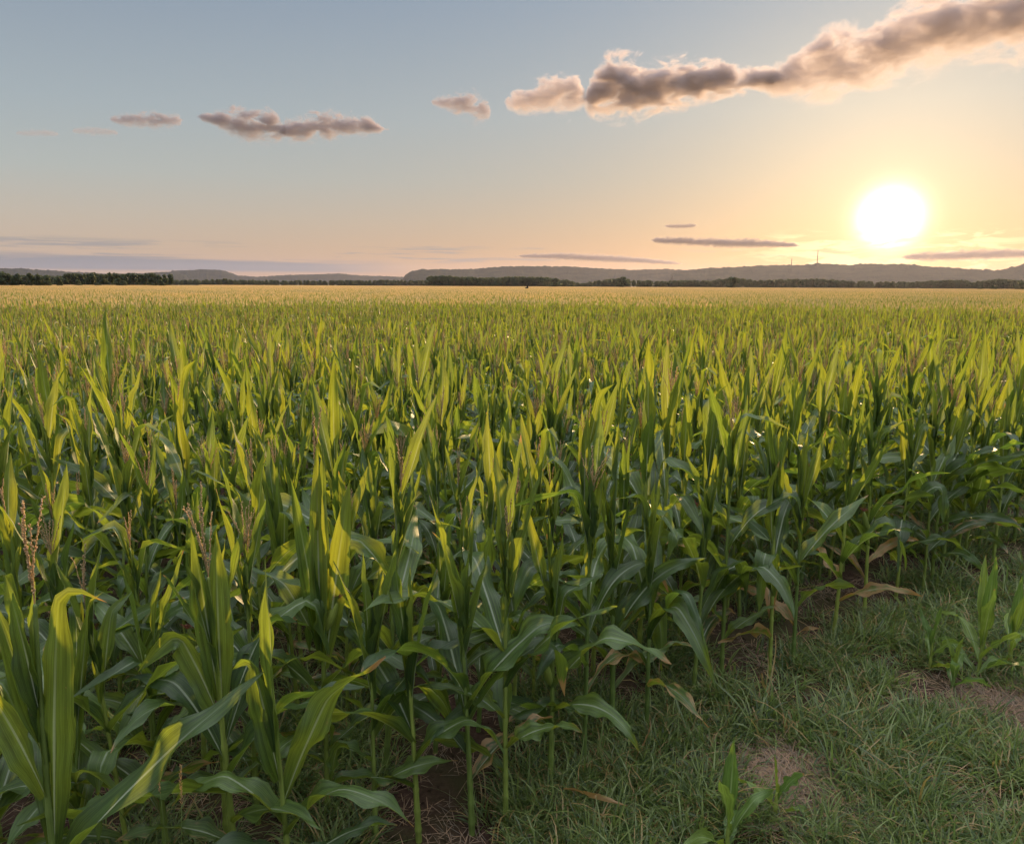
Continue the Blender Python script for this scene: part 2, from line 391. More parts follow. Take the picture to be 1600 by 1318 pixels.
# photo coordinates (1600 wide) of a world point: used only for wording labels and for choosing what is in view
ci_, si_ = math.cos(R(PITCH)), math.sin(R(PITCH))
def view(x, y, z):
    dep = y * ci_ + (CAM_H - z) * si_; up = (z - CAM_H) * ci_ + y * si_
    return (800 + 1142 * x / dep, 659 - 1142 * up / dep) if dep > .1 else (-9999, -9999)
def azel(px, py):
    a, b = (px - 800) / 1142, -(py - 659 - (px - 800) * .0049) / 1142
    fw = ci_ + b * si_; up = b * ci_ - si_
    return math.atan2(a, fw), math.atan2(up, math.hypot(a, fw))

# ------------------------------------------------------------------ ground
def terrain_mat():
    m, N = mat('soil'); P = N.n('ShaderNodeNewGeometry').outputs['Position']
    n1 = N.noise(P, 1.3, 6, .6); n2 = N.noise(P, 22, 6, .7); n3 = N.noise(P, .004, 4, .6)
    c = N.ramp(n2, [(.25, (.025, .013, .010)), (.5, (.055, .030, .021)), (.75, (.11, .068, .05))])
    c = N.mix(N.mr(n1, .4, .65), c, (.05, .045, .018, 1))
    far = N.mr(N.vm('LENGTH', P), 120, 500)
    fc = N.ramp(n3, [(.35, (.10, .09, .03)), (.5, (.20, .14, .06)), (.6, (.07, .09, .03))])
    c = N.mix(far, c, fc)
    bs = N.n('ShaderNodeBsdfPrincipled'); N.l(c, bs.inputs['Base Color']); bs.inputs['Roughness'].default_value = .95; bs.inputs['Specular IOR Level'].default_value = .2
    bp = N.n('ShaderNodeBump'); bp.inputs['Strength'].default_value = .9; bp.inputs['Distance'].default_value = .03; N.l(n2, bp.inputs['Height']); N.l(bp.outputs[0], bs.inputs['Normal'])
    N.l(bs.outputs[0], N.n('ShaderNodeOutputMaterial').inputs[0]); return m
def gz(x, y): return .035 * noise.noise(Vector((x * .7, y * .7, 0))) + .012 * noise.noise(Vector((x * 5, y * 5, 3)))
mb = MB()
xs = [-24000, -6000, -1500, -400, -120, -50, -25] + [-12 + .25 * i for i in range(97)] + [25, 50, 120, 400, 1500, 6000, 24000]
ys = [-3000, -400, -60, -12, -2] + [.0 + .25 * i for i in range(64)] + [20, 30, 50, 100, 250, 600, 1500, 4000, 9000, 16000, 30000]
for yy in ys:
    for xx in xs: mb.vert((xx, yy, gz(xx, yy) if abs(xx) < 12.1 and -0.1 < yy < 15.9 else 0))
nx = len(xs)
for j in range(len(ys) - 1):
    for i in range(nx - 1): mb.f.append((j * nx + i, j * nx + i + 1, (j + 1) * nx + i + 1, (j + 1) * nx + i))
tag(link('ground', mb.mesh('ground', terrain_mat())), kind='structure', label='dark reddish soil and far open fields')

# ------------------------------------------------------------------ where the corn stands
EDGE = [(-3000, -2000), (-40, -4.6), (-6, .9), (-1.9, 2.2), (-1.3, 2.62), (-.70, 3.08), (-.2, 3.2), (.40, 3.70), (1.2, 4.46), (1.9, 4.88), (2.9, 5.50), (3.96, 6.02), (5.6, 6.72), (9, 8.4), (30, 20), (400, 220), (3000, 1500)]
def edge_y(x):
    for (a, b), (c, d) in zip(EDGE, EDGE[1:]):
        if a <= x <= c: return b + (d - b) * (x - a) / (c - a)
    return 1e9
DX, DY = .79, .613           # row direction
NXr, NYr = -.613, .79        # across the rows, away from the grass
rng = random.Random(11)
def in_view(x, y, m=120):
    px, _ = view(x, y, 1.2); return -m < px < 1600 + m

# hero plants of the front: x, y, height, tassel length, options
F = 170     # leaf turned so that its flat side faces the grass
HERO = [
 dict(x=-1.60, y=2.22, H=2.05, tas=.36, nb=4, spread=9, ear=False, wid=1.12, d='with closed tassel and one huge glowing upright leaf, nearest at bottom left',
      leaves=[(.80, 5, 1.08, .125, 5, 4, .86, 105, F, 86, 0, 0), (1.0, 190, .60, .10, 14, 14, .6, 0, F, 70, 0, 0), (.45, 320, .7, .12, 32, 60, .7, 0, 0, 20, 0, 0), (.4, 170, .6, .10, 40, 70, .5, 40, 0, 0, .1, 0),
              (1.2, 100, .55, .085, 4, 6, .7, 0, 80, 70, 0, 0), (1.3, 180, .50, .08, 5, 4, .7, 0, F, 80, 0, 0), (.70, 18, .95, .135, 40, 22, .7, 0, -10, -35, 0, 15), (.8, 120, .8, .11, 24, 50, .7, 20, 0, 0, 0, 0), (1.12, 170, .6, .09, 8, 8, .7, 0, 20, 50, 0, 0)]),
 dict(x=-1.20, y=2.80, H=1.93, tas=.40, nb=5, spread=10, wid=1.05, ear=False, d='with a pinkish tassel above bright upright leaves, second at bottom left',
      leaves=[(.95, 0, .78, .12, 2, 3, .8, 0, F, 80, 0, 0), (1.0, 180, .74, .105, 2, 3, .8, 0, F, 95, 0, 0), (.9, 178, .64, .12, 16, 16, .60, 105, F, 80, .12, 0), (.62, 10, .75, .11, 30, 50, .6, 20, 0, 25, 0, 0), (.55, 235, .85, .125, 55, 22, .8, 0, -30, -50, 0, 0),
              (.7, 160, .7, .12, 25, 50, .55, 40, 0, 20, 0, 0), (.4, 330, .6, .10, 45, 60, .6, 0, 0, 0, 0, 0), (.3, 190, .5, .08, 50, 70, .6, 0, 0, 0, .4, 0), (1.1, 200, .5, .08, 6, 4, .8, 0, 50, 30, 0, 0), (.8, 60, .75, .1, 22, 45, .65, 60, 0, 20, 0, 0)]),
 dict(x=-.92, y=2.68, H=1.66, tas=0, wid=1.1, d='short, with a folded-over top leaf and a browned blade, third from left', whorl=2,
      leaves=[(.72, 175, .62, .125, 6, 3, .84, 120, F, 88, .05, 0), (.85, 95, .8, .10, 3, 4, .8, 0, 60, 60, 0, 0), (.62, 6, .78, .12, 22, 12, .62, 25, 150, 60, .34, 0), (.5, 175, .62, .11, 35, 55, .5, 50, 0, 0, 0, 0), (.45, 350, .7, .11, 30, 80, .5, 30, 0, 0, .05, 0), (.35, 215, .6, .1, 45, 70, .5, 0, 0, 0, .2, 0), (.25, 20, .5, .085, 45, 75, .5, 0, 0, 0, .3, 0)]),
 dict(x=-.95, y=3.37, H=2.14, tas=.34, nb=4, spread=4, wid=1.12, ear=True, d='tallest in front, with tight brown tassel and an ear of pink silk', whorl=2,
      leaves=[(.80, 2, 1.0, .140, 7, 2, .9, 0, F, 84, 0, 0), (.85, 182, 1.12, .105, 1, -2, .9, 0, F, 80, 0, 0), (.88, 178, .92, .10, 7, 3, .9, 0, F, 70, 0, 0), (.95, 5, 1.02, .085, 0, 2, .8, 0, F, 60, 0, 0), (.85, 160, .7, .11, 22, 35, .6, 30, 0, 20, 0, 0), (.7, 340, .78, .12, 35, 60, .5, 40, 0, 10, 0, 0),
              (.62, 200, .75, .11, 28, 60, .5, 30, 0, 10, 0, 0), (.45, 255, .62, .11, 50, 55, .6, 0, 0, 0, .25, 0), (.35, 20, .6, .1, 42, 75, .5, 0, 0, 0, .05, 0), (.28, 190, .45, .08, 50, 80, .5, 0, 0, 0, .3, 0)]),
 dict(x=-.66, y=3.16, H=1.5, tas=0, wid=1.0, d='short with one narrow pointed spike of rolled leaf'),
 dict(x=-.45, y=3.17, H=1.46, tas=0, wid=1.1, d='short with a slim upright spike and broad crossing lower leaves'),
 dict(x=-.19, y=3.22, H=1.72, tas=0, wid=1.15, d='with a big leaf arching over to the right above the grass'),
 dict(x=-.02, y=3.28, H=1.74, tas=.20, nb=3, spread=18, wid=1.1, d='with a small leaning tassel, just right of the centre front'),
 dict(x=.22, y=3.59, H=1.55, tas=0, wid=1.1, ear=True, d='with an ear of pale pink silk, at the edge of the grass'),
 dict(x=.42, y=3.75, H=1.88, tas=.30, nb=9, spread=26, wid=1.05, d='with a wide open pink tassel like a fan'),
 dict(x=.62, y=4.03, H=1.74, tas=0, wid=1.15, d='with dark drooping leaves and no tassel, right of the fan tassel'),
 dict(x=.84, y=4.08, H=1.56, tas=0, wid=1.0, d='low, with a long leaf lying out over the weeds'),
 dict(x=1.22, y=4.47, H=1.60, tas=0, wid=1.15, d='with a bright spike standing beside a hanging grey blade'),
 dict(x=1.47, y=4.69, H=1.84, tas=.28, nb=3, spread=6, wid=1.05, d='with a thin straight tassel, mid row beside the grass'),
 dict(x=1.78, y=4.93, H=1.78, tas=0, wid=1.1, d='with several leaves blown over to the right'),
 dict(x=2.02, y=5.12, H=1.70, tas=0, wid=1.05, d='leaning, with a yellowed lower leaf hanging into the grass'),
 dict(x=2.50, y=5.55, H=1.75, tas=0, wid=1.1, d='with a broad leaf reaching out low over the grass'),
 dict(x=2.92, y=5.93, H=1.70, tas=0, wid=1.05, ear=True, d='with reddish silk, toward the right end of the row'),
 dict(x=3.35, y=6.25, H=1.72, tas=0, wid=1.1, d='with tangled grey leaves, near the right end of the row'),
 dict(x=3.98, y=6.66, H=1.66, tas=.22, nb=4, spread=12, wid=1.05, d='with a withered stem base, near the right of the photo'),
 dict(x=4.70, y=7.02, H=1.62, tas=0, wid=1.05, d='small and thin-leaved, last but one in the front row'),
 dict(x=5.50, y=7.50, H=1.60, tas=0, wid=1.05, d='last of the front row at the right edge'),
]
heroes = []
for i, h in enumerate(HERO):
    kw = {k: h[k] for k in ('H', 'tas', 'nb', 'spread', 'wid', 'ear', 'leaves', 'whorl') if k in h}
    near_ = h['y'] < 4.2
    if i > 9: kw['H'] *= 1.12
    if i > 13: h['y'] -= .2; h['x'] += .04
    pm = part_meshes(corn_parts(500 + i * 7, dry=.10, seg=26 if near_ else 18, half=3 if near_ else 2, plane=(rng.choice((15, 160, 330, 200)) + rng.uniform(-20, 20)), low=.22, **kw))
    e = place(pm, 'corn_plant', (h['x'], h['y'], gz(h['x'], h['y'])), tilt=(rng.uniform(-.03, .03), rng.uniform(-.03, .03)))
    tag(e, 'corn plant ' + h['d'], 'corn plant', 'corn plants of the front row')
    heroes.append((h['x'], h['y']))

# generic kinds
KIND = []
for i in range(28):
    t = [0, .32, .26, .30, .28, .34, .36, 0, .32, .26][i % 10]
    H = 1.92 + .12 * math.sin(i * 2.1) + (.06 if t else 0)
    KIND.append(dict(parts=corn_parts(40 + i * 13, H=H, tas=t, nb=[5, 9, 4, 7][i % 4], spread=[9, 22, 6, 14][i % 4], ear=(i % 7 == 3), seg=14, half=2, wid=1.0 + .04 * (i % 5), whorl=2 + i % 2, dens=.8), H=H, tas=t, spread=[7, 20, 5, 11][i % 4]))
for i in range(10):
    t = .36 + .03 * (i % 4)
    KIND.append(dict(parts=corn_parts(1400 + i * 17, H=1.95, tas=t, nb=7 + i % 4, spread=15 + 4 * (i % 3), seg=12, half=2, wid=.88, dens=1.1, whorl=1 + i % 2), H=1.95, tas=t, spread=20))
cand = []
NR = 90
for r in range(0, 400):
    off = r * .70
    # row line origin: point on the front row moved across the rows
    ox, oy = -.2 + NXr * off, 3.2 + NYr * off
    t = -60.0
    while t < 75:
        t += .205 * rng.uniform(.75, 1.3)
        x = ox + DX * t + rng.gauss(0, .03); y = oy + DY * t + rng.gauss(0, .03)
        if y < 1.6 or math.hypot(x, y) > 46: continue
        if not in_view(x, y, 160 if y < 8 else 60): continue
        ey = edge_y(x)
        if y < ey + .22: continue
        if min((x - a) ** 2 + (y - b) ** 2 for a, b in heroes) < (.085 if x < -.5 and y < 3.4 else .042): continue
        if rng.random() < .05: continue
        cand.append((math.hypot(x, y), x, y, r))
    if oy > 60: break
cand.sort()
pmk = [part_meshes(k['parts']) for k in KIND]
inst = []; named = []; n_near = 300 - len(HERO)
seen_cell = set()
ordn = ['front', 'second', 'third', 'fourth', 'fifth', 'sixth', 'seventh', 'eighth', 'ninth', 'tenth', 'eleventh', 'twelfth', 'thirteenth', 'fourteenth']
for i, (d, x, y, r) in enumerate(cand):
    k = rng.randrange(28) if (i < 300 or rng.random() > .8) else 28 + rng.randrange(10); K = KIND[k]
    dist_edge = (y - edge_y(x)) * .8
    s = (1.10 - .10 * smooth(.6, 2.0, dist_edge) if x > .4 else .93 + .07 * smooth(0, 1.2, dist_edge)) * (rng.uniform(.78, .95) if rng.random() < .8 else rng.uniform(.92, 1.06)) * (1 + .035 * noise.noise(Vector((x * .5, y * .5, 7))))
    s *= 1 - .12 * smooth(6, 24, d)
    wide = rng.uniform(.9, 1.1) * (1 - .15 * smooth(6, 20, d)); rz = rng.uniform(0, 2 * pi); tl = (rng.gauss(0, .035), rng.gauss(0, .035))
    if i < n_near:
        e = place(pmk[k], 'corn_plant', (x, y, gz(x, y)), rz, (s * wide, s * wide, s), tl)
        what = ('tasselled' if K['tas'] else 'tassel-less')
        siz = 'tall' if K['H'] * s > 1.83 else ('short' if K['H'] * s < 1.60 else 'middling')
        named.append((r, view(x, y, 1.2)[0], e, '%s %s' % (siz, what)))
    else:
        inst.append(((x, y, 0), (tl[0], tl[1], rz), (s * wide, s * wide, s), k))
def ordinal(n):
    small = ['', 'first', 'second', 'third', 'fourth', 'fifth', 'sixth', 'seventh', 'eighth', 'ninth', 'tenth', 'eleventh', 'twelfth', 'thirteenth', 'fourteenth', 'fifteenth', 'sixteenth', 'seventeenth', 'eighteenth', 'nineteenth', 'twentieth']
    if n <= 20: return small[n]
    return {2: 'twenty', 3: 'thirty', 4: 'forty', 5: 'fifty', 6: 'sixty'}[n // 10] + '-' + small[n % 10] if n % 10 else {3: 'thirtieth', 4: 'fortieth', 5: 'fiftieth', 6: 'sixtieth'}[n // 10]
named.sort(key=lambda q: (q[0], q[1])); cur = None
for r, px, e, look in named:
    n_ = n_ + 1 if r == cur else 1; cur = r
    row = 'front row by the grass' if r == 0 else ordinal(r + 1) + ' row from the grass'
    tag(e, '%s corn plant, %s, %s in it from the left' % (look, row, ordinal(n_)), 'corn plant', 'corn plants inside the field')
# far tiles: patches of simple plants
def tile(seed, size=5.0):
    rnd = random.Random(seed); B = MB(); T = MB()
    for rr_ in range(int(size / .70)):
        for q in range(int(size / .21)):
            u = (q + .5) * .21 - size / 2 + rnd.gauss(0, .03); v = (rr_ + .5) * .70 - size / 2 + rnd.gauss(0, .04)
            x = DX * u + NXr * v; y = DY * u + NYr * v; H = rnd.uniform(1.34, 1.64)
            for j in range(8):
                a = rnd.uniform(0, 360); top = j < 4
                leaf(B, (x, y, (H - .54) if top else rnd.uniform(.6, 1.05)), a, rnd.uniform(.36, .56), .042 if top else .075, rnd.uniform(1, 10) if top else rnd.uniform(20, 40), rnd.uniform(-2, 10) if top else rnd.uniform(40, 90), rnd, seg=4, half=1, ruffle=0, tw1=rnd.gauss(0, 30))
            if rnd.random() < .42:
                for j in range(3):
                    a = rnd.uniform(0, 6.3); sp = .05 if j == 0 else rnd.uniform(.1, .3); hb = H - .17
                    q2 = Vector((x + math.cos(a) * sp * .25, y + math.sin(a) * sp * .25, hb + .24)); q1 = Vector((x, y, hb - .05)); o = Vector((.007, 0, 0)) if j % 2 else Vector((0, .007, 0)); o2 = o.cross((q2 - q1).normalized())
                    ii = [T.vert(q1 - o2, c=(rnd.random(), .3, 0)), T.vert(q1 + o2, c=(.5, .3, 0)), T.vert(q2 + o2 * .6, c=(.5, .3, 0)), T.vert(q2 - o2 * .6, c=(.5, .3, 0))]; T.f.append(tuple(ii))
                    q3 = q1.lerp(q2, .5); ii = [T.vert(q1 - o), T.vert(q1 + o), T.vert(q2 + o * .6), T.vert(q2 - o * .6)]; T.f.append(tuple(ii))
    # a leafy floor under the tops so that no soil shows through from far off
    return joined([('leaf', B, M_LEAF, None), ('tassel', T, M_TASSEL, None)], 'corn_tile')
tiles = [tile(900 + i) for i in range(4)]
src = [joined(k['parts'], 'corn_kind') for k in KIND] + tiles
nK = len(KIND)
TS = 5.0
for a in range(-230, 300):
    for b in range(-180, 260):
        u, v = a * TS, b * TS; x = DX * u + NXr * v; y = DY * u + NYr * v
        dd = math.hypot(x, y)
        if dd < 43.5 or dd > (960 if x > -.42 * y else 620) or y < 5 or abs(x) > y * .80 + 10: continue
        if y < edge_y(x) + 3: continue
        s = 1 + .03 * noise.noise(Vector((x * .02, y * .02, 1)))
        inst.append(((x, y, 0), (0, 0, pi * rng.randrange(2)), (1, 1, s * rng.uniform(.97, 1.03)), nK + rng.randrange(4)))
print('corn instances', len(inst), 'candidates', len(cand))
tag(instancer('corn_field', inst, src), 'endless rows of green corn with tan tassels reaching to the far trees', 'corn field', kind='stuff')

# ------------------------------------------------------------------ grass, weeds and straw
def tuft(seed, n, hmin, hmax, spread, wid=.004, droop=60, mode='grass'):
    rnd = random.Random(seed); B = MB()
    for i in range(n):
        a = rnd.uniform(0, 360); r = spread * math.sqrt(rnd.random()); L = rnd.uniform(hmin, hmax)
        px, py = r * math.cos(R(a + 40)), r * math.sin(R(a + 40))
        leaf(B, (px, py, -.01), a + rnd.uniform(-60, 60), L, wid * rnd.uniform(.7, 1.5), rnd.uniform(5, 55), droop * rnd.uniform(.5, 1.6), rnd, seg=5, half=1, fold0=.2, fold1=.25, ruffle=0, tw1=rnd.gauss(0, 50), dry=(.55 if rnd.random() < .1 else 0), swerve=rnd.gauss(0, 40))
    return B.mesh('tuft', M_GRASS)
gsrc = [tuft(1, 26, .06, .15, .06, .005), tuft(2, 24, .06, .16, .07, .0055), tuft(3, 30, .05, .12, .07, .0045), tuft(4, 22, .08, .20, .06, .005, 80), tuft(5, 18, .05, .12, .05, .007, 90), tuft(6, 28, .05, .15, .08, .004, 70), tuft(7, 12, .04, .09, .04, .016, 50), tuft(8, 14, .16, .30, .05, .006, 60), tuft(9, 9, .05, .11, .03, .022, 70)]
gp = []
y = 2.2
rg = random.Random(77)
def dens(x, y):
    n = 1.3 * noise.noise(Vector((x * 1.4, y * 1.4, 20))) + .8 * noise.noise(Vector((x * 3.1, y * 3.1, 4)))
    inside = y > edge_y(x) + .15
    v = (.55 if not inside else .10) + 1.15 * n
    bare = math.exp(-(((x - 1.58) / .26) ** 2 + ((y - 3.55) / .22) ** 2)) + math.exp(-(((x - 3.28) / .3) ** 2 + ((y - 4.28) / .2) ** 2)) + .8 * math.exp(-(((x + .35) / .45) ** 2 + ((y - 3.05) / .2) ** 2)) + .7 * math.exp(-(((x - 2.75) / .2) ** 2 + ((y - 3.6) / .25) ** 2))
    bare *= .55 + 1.2 * max(0, .5 + noise.noise(Vector((x * 6, y * 6, 9))))
    return max(0, min(1, v + .12 - 1.2 * bare))
cnt = 0
while cnt < 52000:
    cnt += 1
    Y = 1.9 + 12 * rg.random() ** 1.55; hw = (Y * .72 + 1.0); X = rg.uniform(-hw, hw + 4.5)
    if Y > edge_y(X) + 4: continue
    if rg.random() > dens(X, Y): continue
    s = 1.3 * rg.uniform(.7, 1.3) * (1 + .25 * noise.noise(Vector((X * 1.5, Y * 1.5, 2)))) * (1 if Y < 6 else 1.25)
    gp.append(((X, Y, gz(X, Y)), (rg.gauss(0, .12), rg.gauss(0, .12), rg.uniform(0, 6.28)), (s, s, s * rg.uniform(.8, 1.15)), rg.choice((0, 1, 2, 2, 5, 0, 3, 4, 1, 0, 5, 3, 7 if noise.noise(Vector((X * .8, Y * .8, 40))) > 0 else 1, 6 if noise.noise(Vector((X * 1.1, Y * 1.1, 60))) > .05 else 2, 8 if noise.noise(Vector((X * 1.3, Y * 1.3, 80))) > .15 else 0))))
print('tufts', len(gp))
tag(instancer('grass', gp, gsrc), 'low weedy green grass along the edge of the corn', 'grass', kind='stuff')
# straw litter
ssrc = []
for sd in range(3):
    rnd = random.Random(60 + sd); B = MB()
    for i in range(26):
        a = rnd.uniform(0, 360); r = .1 * math.sqrt(rnd.random())
        leaf(B, (r * math.cos(a), r * math.sin(a), rnd.uniform(.002, .02)), a, rnd.uniform(.04, .14), .004, 78 + rnd.uniform(-8, 12), rnd.uniform(-5, 15), rnd, seg=3, half=1, fold0=.1, fold1=.1, ruffle=0)
    ssrc.append(B.mesh('straw', M_STRAW))
sp_ = []
for i in range(1500):
    if i < 420: X, Y = rg.gauss(1.58, .2), rg.gauss(3.55, .17)
    elif i < 600: X, Y = rg.gauss(3.28, .3), rg.gauss(4.3, .2)
    else: Y = 2.2 + 7 * rg.random(); X = rg.uniform(-Y * .75, Y * .8)
    sp_.append(((X, Y, gz(X, Y) + .004), (rg.gauss(0, .15), rg.gauss(0, .15), rg.uniform(0, 6.28)), (1, 1, 1), rg.randrange(3)))
tag(instancer('straw_litter', sp_, ssrc), 'pale dry straw lying in bare patches of the soil', 'straw', kind='stuff')

# clods and crumbs of soil
csrc = []
for sd in range(4):
    bm = bmesh.new(); bmesh.ops.create_icosphere(bm, subdivisions=2, radius=.5)
    B = MB()
    for v_ in bm.verts: B.vert(v_.co * (1 + .55 * noise.noise(v_.co * 2.2 + Vector((sd * 9, 0, 0)))))
    bm.verts.index_update(); B.f = [tuple(q.index for q in f.verts) for f in bm.faces]; bm.free(); csrc.append(B.mesh('clod', bpy.data.materials['soil']))
cp = []
for i in range(5200):
    if i < 1500:
        cx, cy_, sx, sy = rg.choice([(1.58, 3.55, .28, .3), (3.28, 4.3, .4, .25), (-.35, 3.05, .5, .25), (2.9, 3.6, .3, .35)]); X, Y = rg.gauss(cx, sx), rg.gauss(cy_, sy)
    else: Y = 2.0 + 8 * rg.random(); X = rg.uniform(-Y * .75, Y * .8)
    k_ = .008 + .035 * rg.random() ** 4
    cp.append(((X, Y, gz(X, Y) + k_ * .2), (rg.uniform(0, 6), rg.uniform(0, 6), rg.uniform(0, 6)), (k_ * rg.uniform(.8, 1.4), k_, k_ * .7), rg.randrange(4)))
tag(instancer('soil_clods', cp, csrc), 'small crumbly clods of dark reddish soil', 'soil clods', kind='stuff')

# young self-sown corn plants in the grass
def sprout(seed, n, H, wid):
    rnd = random.Random(seed); lv = []
    pl = rnd.uniform(0, 360)
    for i in range(n):
        f = i / (n - 1); lv.append((.02 + H * .35 * f, pl + 180 * (i % 2) + rnd.gauss(0, 20), H * rnd.uniform(.55, .8) if f < .7 else H * .62, wid * (.8 + .3 * f), 52 - 46 * f, 65 * (1 - f), .6, 0 if f > .6 else 30, rnd.gauss(0, 25), rnd.gauss(0, 30), 0, rnd.gauss(0, 20)))
    return part_meshes([(n_, b_, (M_YOUNG if n_ == 'leaf' else m_), p_) for n_, b_, m_, p_ in corn_parts(seed, H=H * .62, tas=0, leaves=lv, wid=.8, seg=14, half=2)])
for (x, y, n, H, wd, sd, lab) in [(1.03, 3.04, 5, .64, .075, 1, 'young corn plant with one tall upright blade, alone in the grass at bottom'),
                                (1.36, 3.32, 4, .36, .04, 2, 'small pale seedling beside the bare straw patch'),
                                (3.00, 4.55, 6, .42, .06, 3, 'small yellow-green corn seedling with short curled leaves'),
                                (3.28, 4.72, 8, .95, .08, 4, 'young bushy corn plant standing clear of the field at right'),
                                (3.62, 4.9, 6, .7, .07, 5, 'young corn plant with spreading leaves at the right edge'),
                                (3.02, 4.86, 5, .5, .055, 6, 'young dark corn plant behind the small yellow seedling')]:
    tag(place(sprout(sd, n, H, wd), 'young_corn_plant', (x, y, gz(x, y))), lab, 'corn seedling', 'self-sown young corn plants')

# dry fallen leaves
for i, (x, y, a, L, lab) in enumerate([(.28, 3.42, -35, .36, 'curled tan dry corn leaf lying beyond the last stem base at bottom'), (1.72, 4.62, 250, .30, 'dry orange-brown leaf hanging in the weeds below the front row'),
                                       (.75, 3.75, 60, .28, 'pinkish dry stem piece leaning in the grass'), (2.4, 5.3, 200, .3, 'pale dead leaf scrap beneath the front row')]):
    B = MB(); rnd = random.Random(i + 5); leaf(B, (0, 0, .10), a, L, .035, 72, 40, rnd, tw0=20, tw1=160, dry=1, seg=16, half=2, ruffle=.006, swerve=40)
    o = tag(link('dry_leaf', B.mesh('dry_leaf', M_LEAF)), lab, 'dead leaf', 'dry fallen leaves'); o.location = (x, y, gz(x, y))
# foxtail weed between the stems at bottom left
e = bpy.data.objects.new('seeding_grass_weed', None); COL.objects.link(e); e.location = (-1.33, 2.42, gz(-1.33, 2.42))
tag(e, 'tall thin grass weed with pale seed head at bottom left', 'weed')
for k, (dx, dy, hh) in enumerate([(.0, .0, .85), (.06, .03, .78)]):
    B = MB(); rnd = random.Random(k); pts = [(dx * t + .03 * math.sin(t * 2), dy * t, hh * t) for t in [i / 8 for i in range(9)]]; B.tube(pts, [.0022 - .001 * i / 8 for i in range(9)], 5, (.8, .1, 0)); link('stem', B.mesh('stem', M_GRASS), e)
    B = MB()
    for q in range(70):
        t = q / 70; c = Vector(pts[-1]) + Vector((dx * .15, 0, .16)) * t; a = rnd.uniform(0, 6.3); B.diamond(c, (math.cos(a) * .5, math.sin(a) * .5, 1), .014, .0014, (rnd.random(), .1, 0))
    link('seed_head', B.mesh('seed_head', M_TASSEL), e)

# ------------------------------------------------------------------ far trees
def crown_mesh(seed, H, Wd, n=1500, base=.12, lsz=.5, shape='round'):
    rnd = random.Random(seed); B = MB(); lobes = []
    for i in range(11):
        t = rnd.random(); zz = H * (base + .15 + (.72 - base) * t); rr_ = Wd * .5 * (math.sin(pi * min(1, .25 + .7 * t)) if shape == 'round' else .8) * rnd.uniform(.35, .75)
        a = rnd.uniform(0, 2 * pi); lobes.append((rr_ * math.cos(a), rr_ * math.sin(a), zz, Wd * rnd.uniform(.16, .28), H * rnd.uniform(.10, .17)))
    lobes.append((0, 0, H * .82, Wd * .22, H * .17)); lobes.append((0, 0, H * .5, Wd * .34, H * .28))
    for i in range(n):
        lx_, ly_, lz_, lr, lh = rnd.choice(lobes); v = Vector((rnd.gauss(0, 1), rnd.gauss(0, 1), rnd.gauss(0, 1))).normalized() * rnd.random() ** .35
        c = Vector((lx_ + v.x * lr, ly_ + v.y * lr, lz_ + v.z * lh)); nn = (v + Vector((rnd.gauss(0, .6), rnd.gauss(0, .6), rnd.gauss(0, .6)))).normalized(); a = nn.orthogonal().normalized() * lsz * rnd.uniform(.5, 1); b = nn.cross(a) * rnd.uniform(.5, 1)
        cc = (rnd.random(), 0, 0); ii = [B.vert(c - a, (0, .5), cc), B.vert(c - b * .8, (.5, 0), cc), B.vert(c + a, (1, .5), cc), B.vert(c + b, (.5, 1), cc)]; B.f.append(tuple(ii))
    return B
def trunk_mesh(seed, H, r):
    rnd = random.Random(seed); B = MB(); B.tube([(rnd.uniform(-.1, .1) * i, rnd.uniform(-.1, .1) * i, -.3 + H * .75 * i / 5) for i in range(6)], [r * (1 - .15 * i) for i in range(6)], 7)
    for k in range(6):
        z0 = H * (.25 + .07 * k); a = k * 2.4; B.tube([(0, 0, z0), (math.cos(a) * H * .12, math.sin(a) * H * .12, z0 + H * .12), (math.cos(a) * H * .2, math.sin(a) * H * .2, z0 + H * .27)], [r * .4, r * .25, r * .08], 5)
    return B
tree_kinds = []
for i in range(7):
    shape = 'round' if i < 4 else 'tall'
    cb = crown_mesh(i, 10, (9.5 if i < 4 else 5.5), 1500, .04 if i < 4 else .16, .62, shape); tb = trunk_mesh(i + 30, 10, .26)
    tree_kinds.append((tb, cb, tb.mesh('trunk', M_BARK), cb.mesh('crown', M_TREE)))
def polar(px, dist):
    a, _ = azel(px, 450); return math.sin(a) * dist, math.cos(a) * dist
def tree(px, top_py, dist, k, label, group, wide=1.0, name='tree'):
    a, el = azel(px, top_py); x, y = math.sin(a) * dist, math.cos(a) * dist; H = CAM_H + math.tan(el) * dist
    e = bpy.data.objects.new(name, None); COL.objects.link(e); e.location = (x, y, 0); e.rotation_euler = (0, 0, rng.uniform(0, 6)); s = H / 10; e.scale = (s * wide, s * wide, s)
    o = link('trunk', tree_kinds[k][2], e); o = link('crown', tree_kinds[k][3], e); tag(e, label, 'bush' if name == 'bush' else 'tree', group)
    return e
G1 = 'dark trees at the left end of the field'
for px, py, k, wd, lab in [(2, 424, 0, .9, 'dark round tree cut by the left edge of the photo'), (25, 427, 1, .8, 'dark rounded tree with olive right side, second from the left edge'), (44, 426, 2, .7, 'dark tree in the middle of the near left clump'),
                           (58, 428, 3, .7, 'dark broad tree in the near left clump with lighter top'), (72, 430, 0, .7, 'dark sloping tree near the right end of the near left clump'), (90, 432, 1, .62, 'separate round bush-like tree with lit right side, ending the left clump'),
                           (12, 427, 3, .7, 'dark tree between the first two of the left clump')]:
    tree(px, py, 430, k, lab, G1, wd)
G2 = 'pale-stemmed trees behind the far left edge of the field'
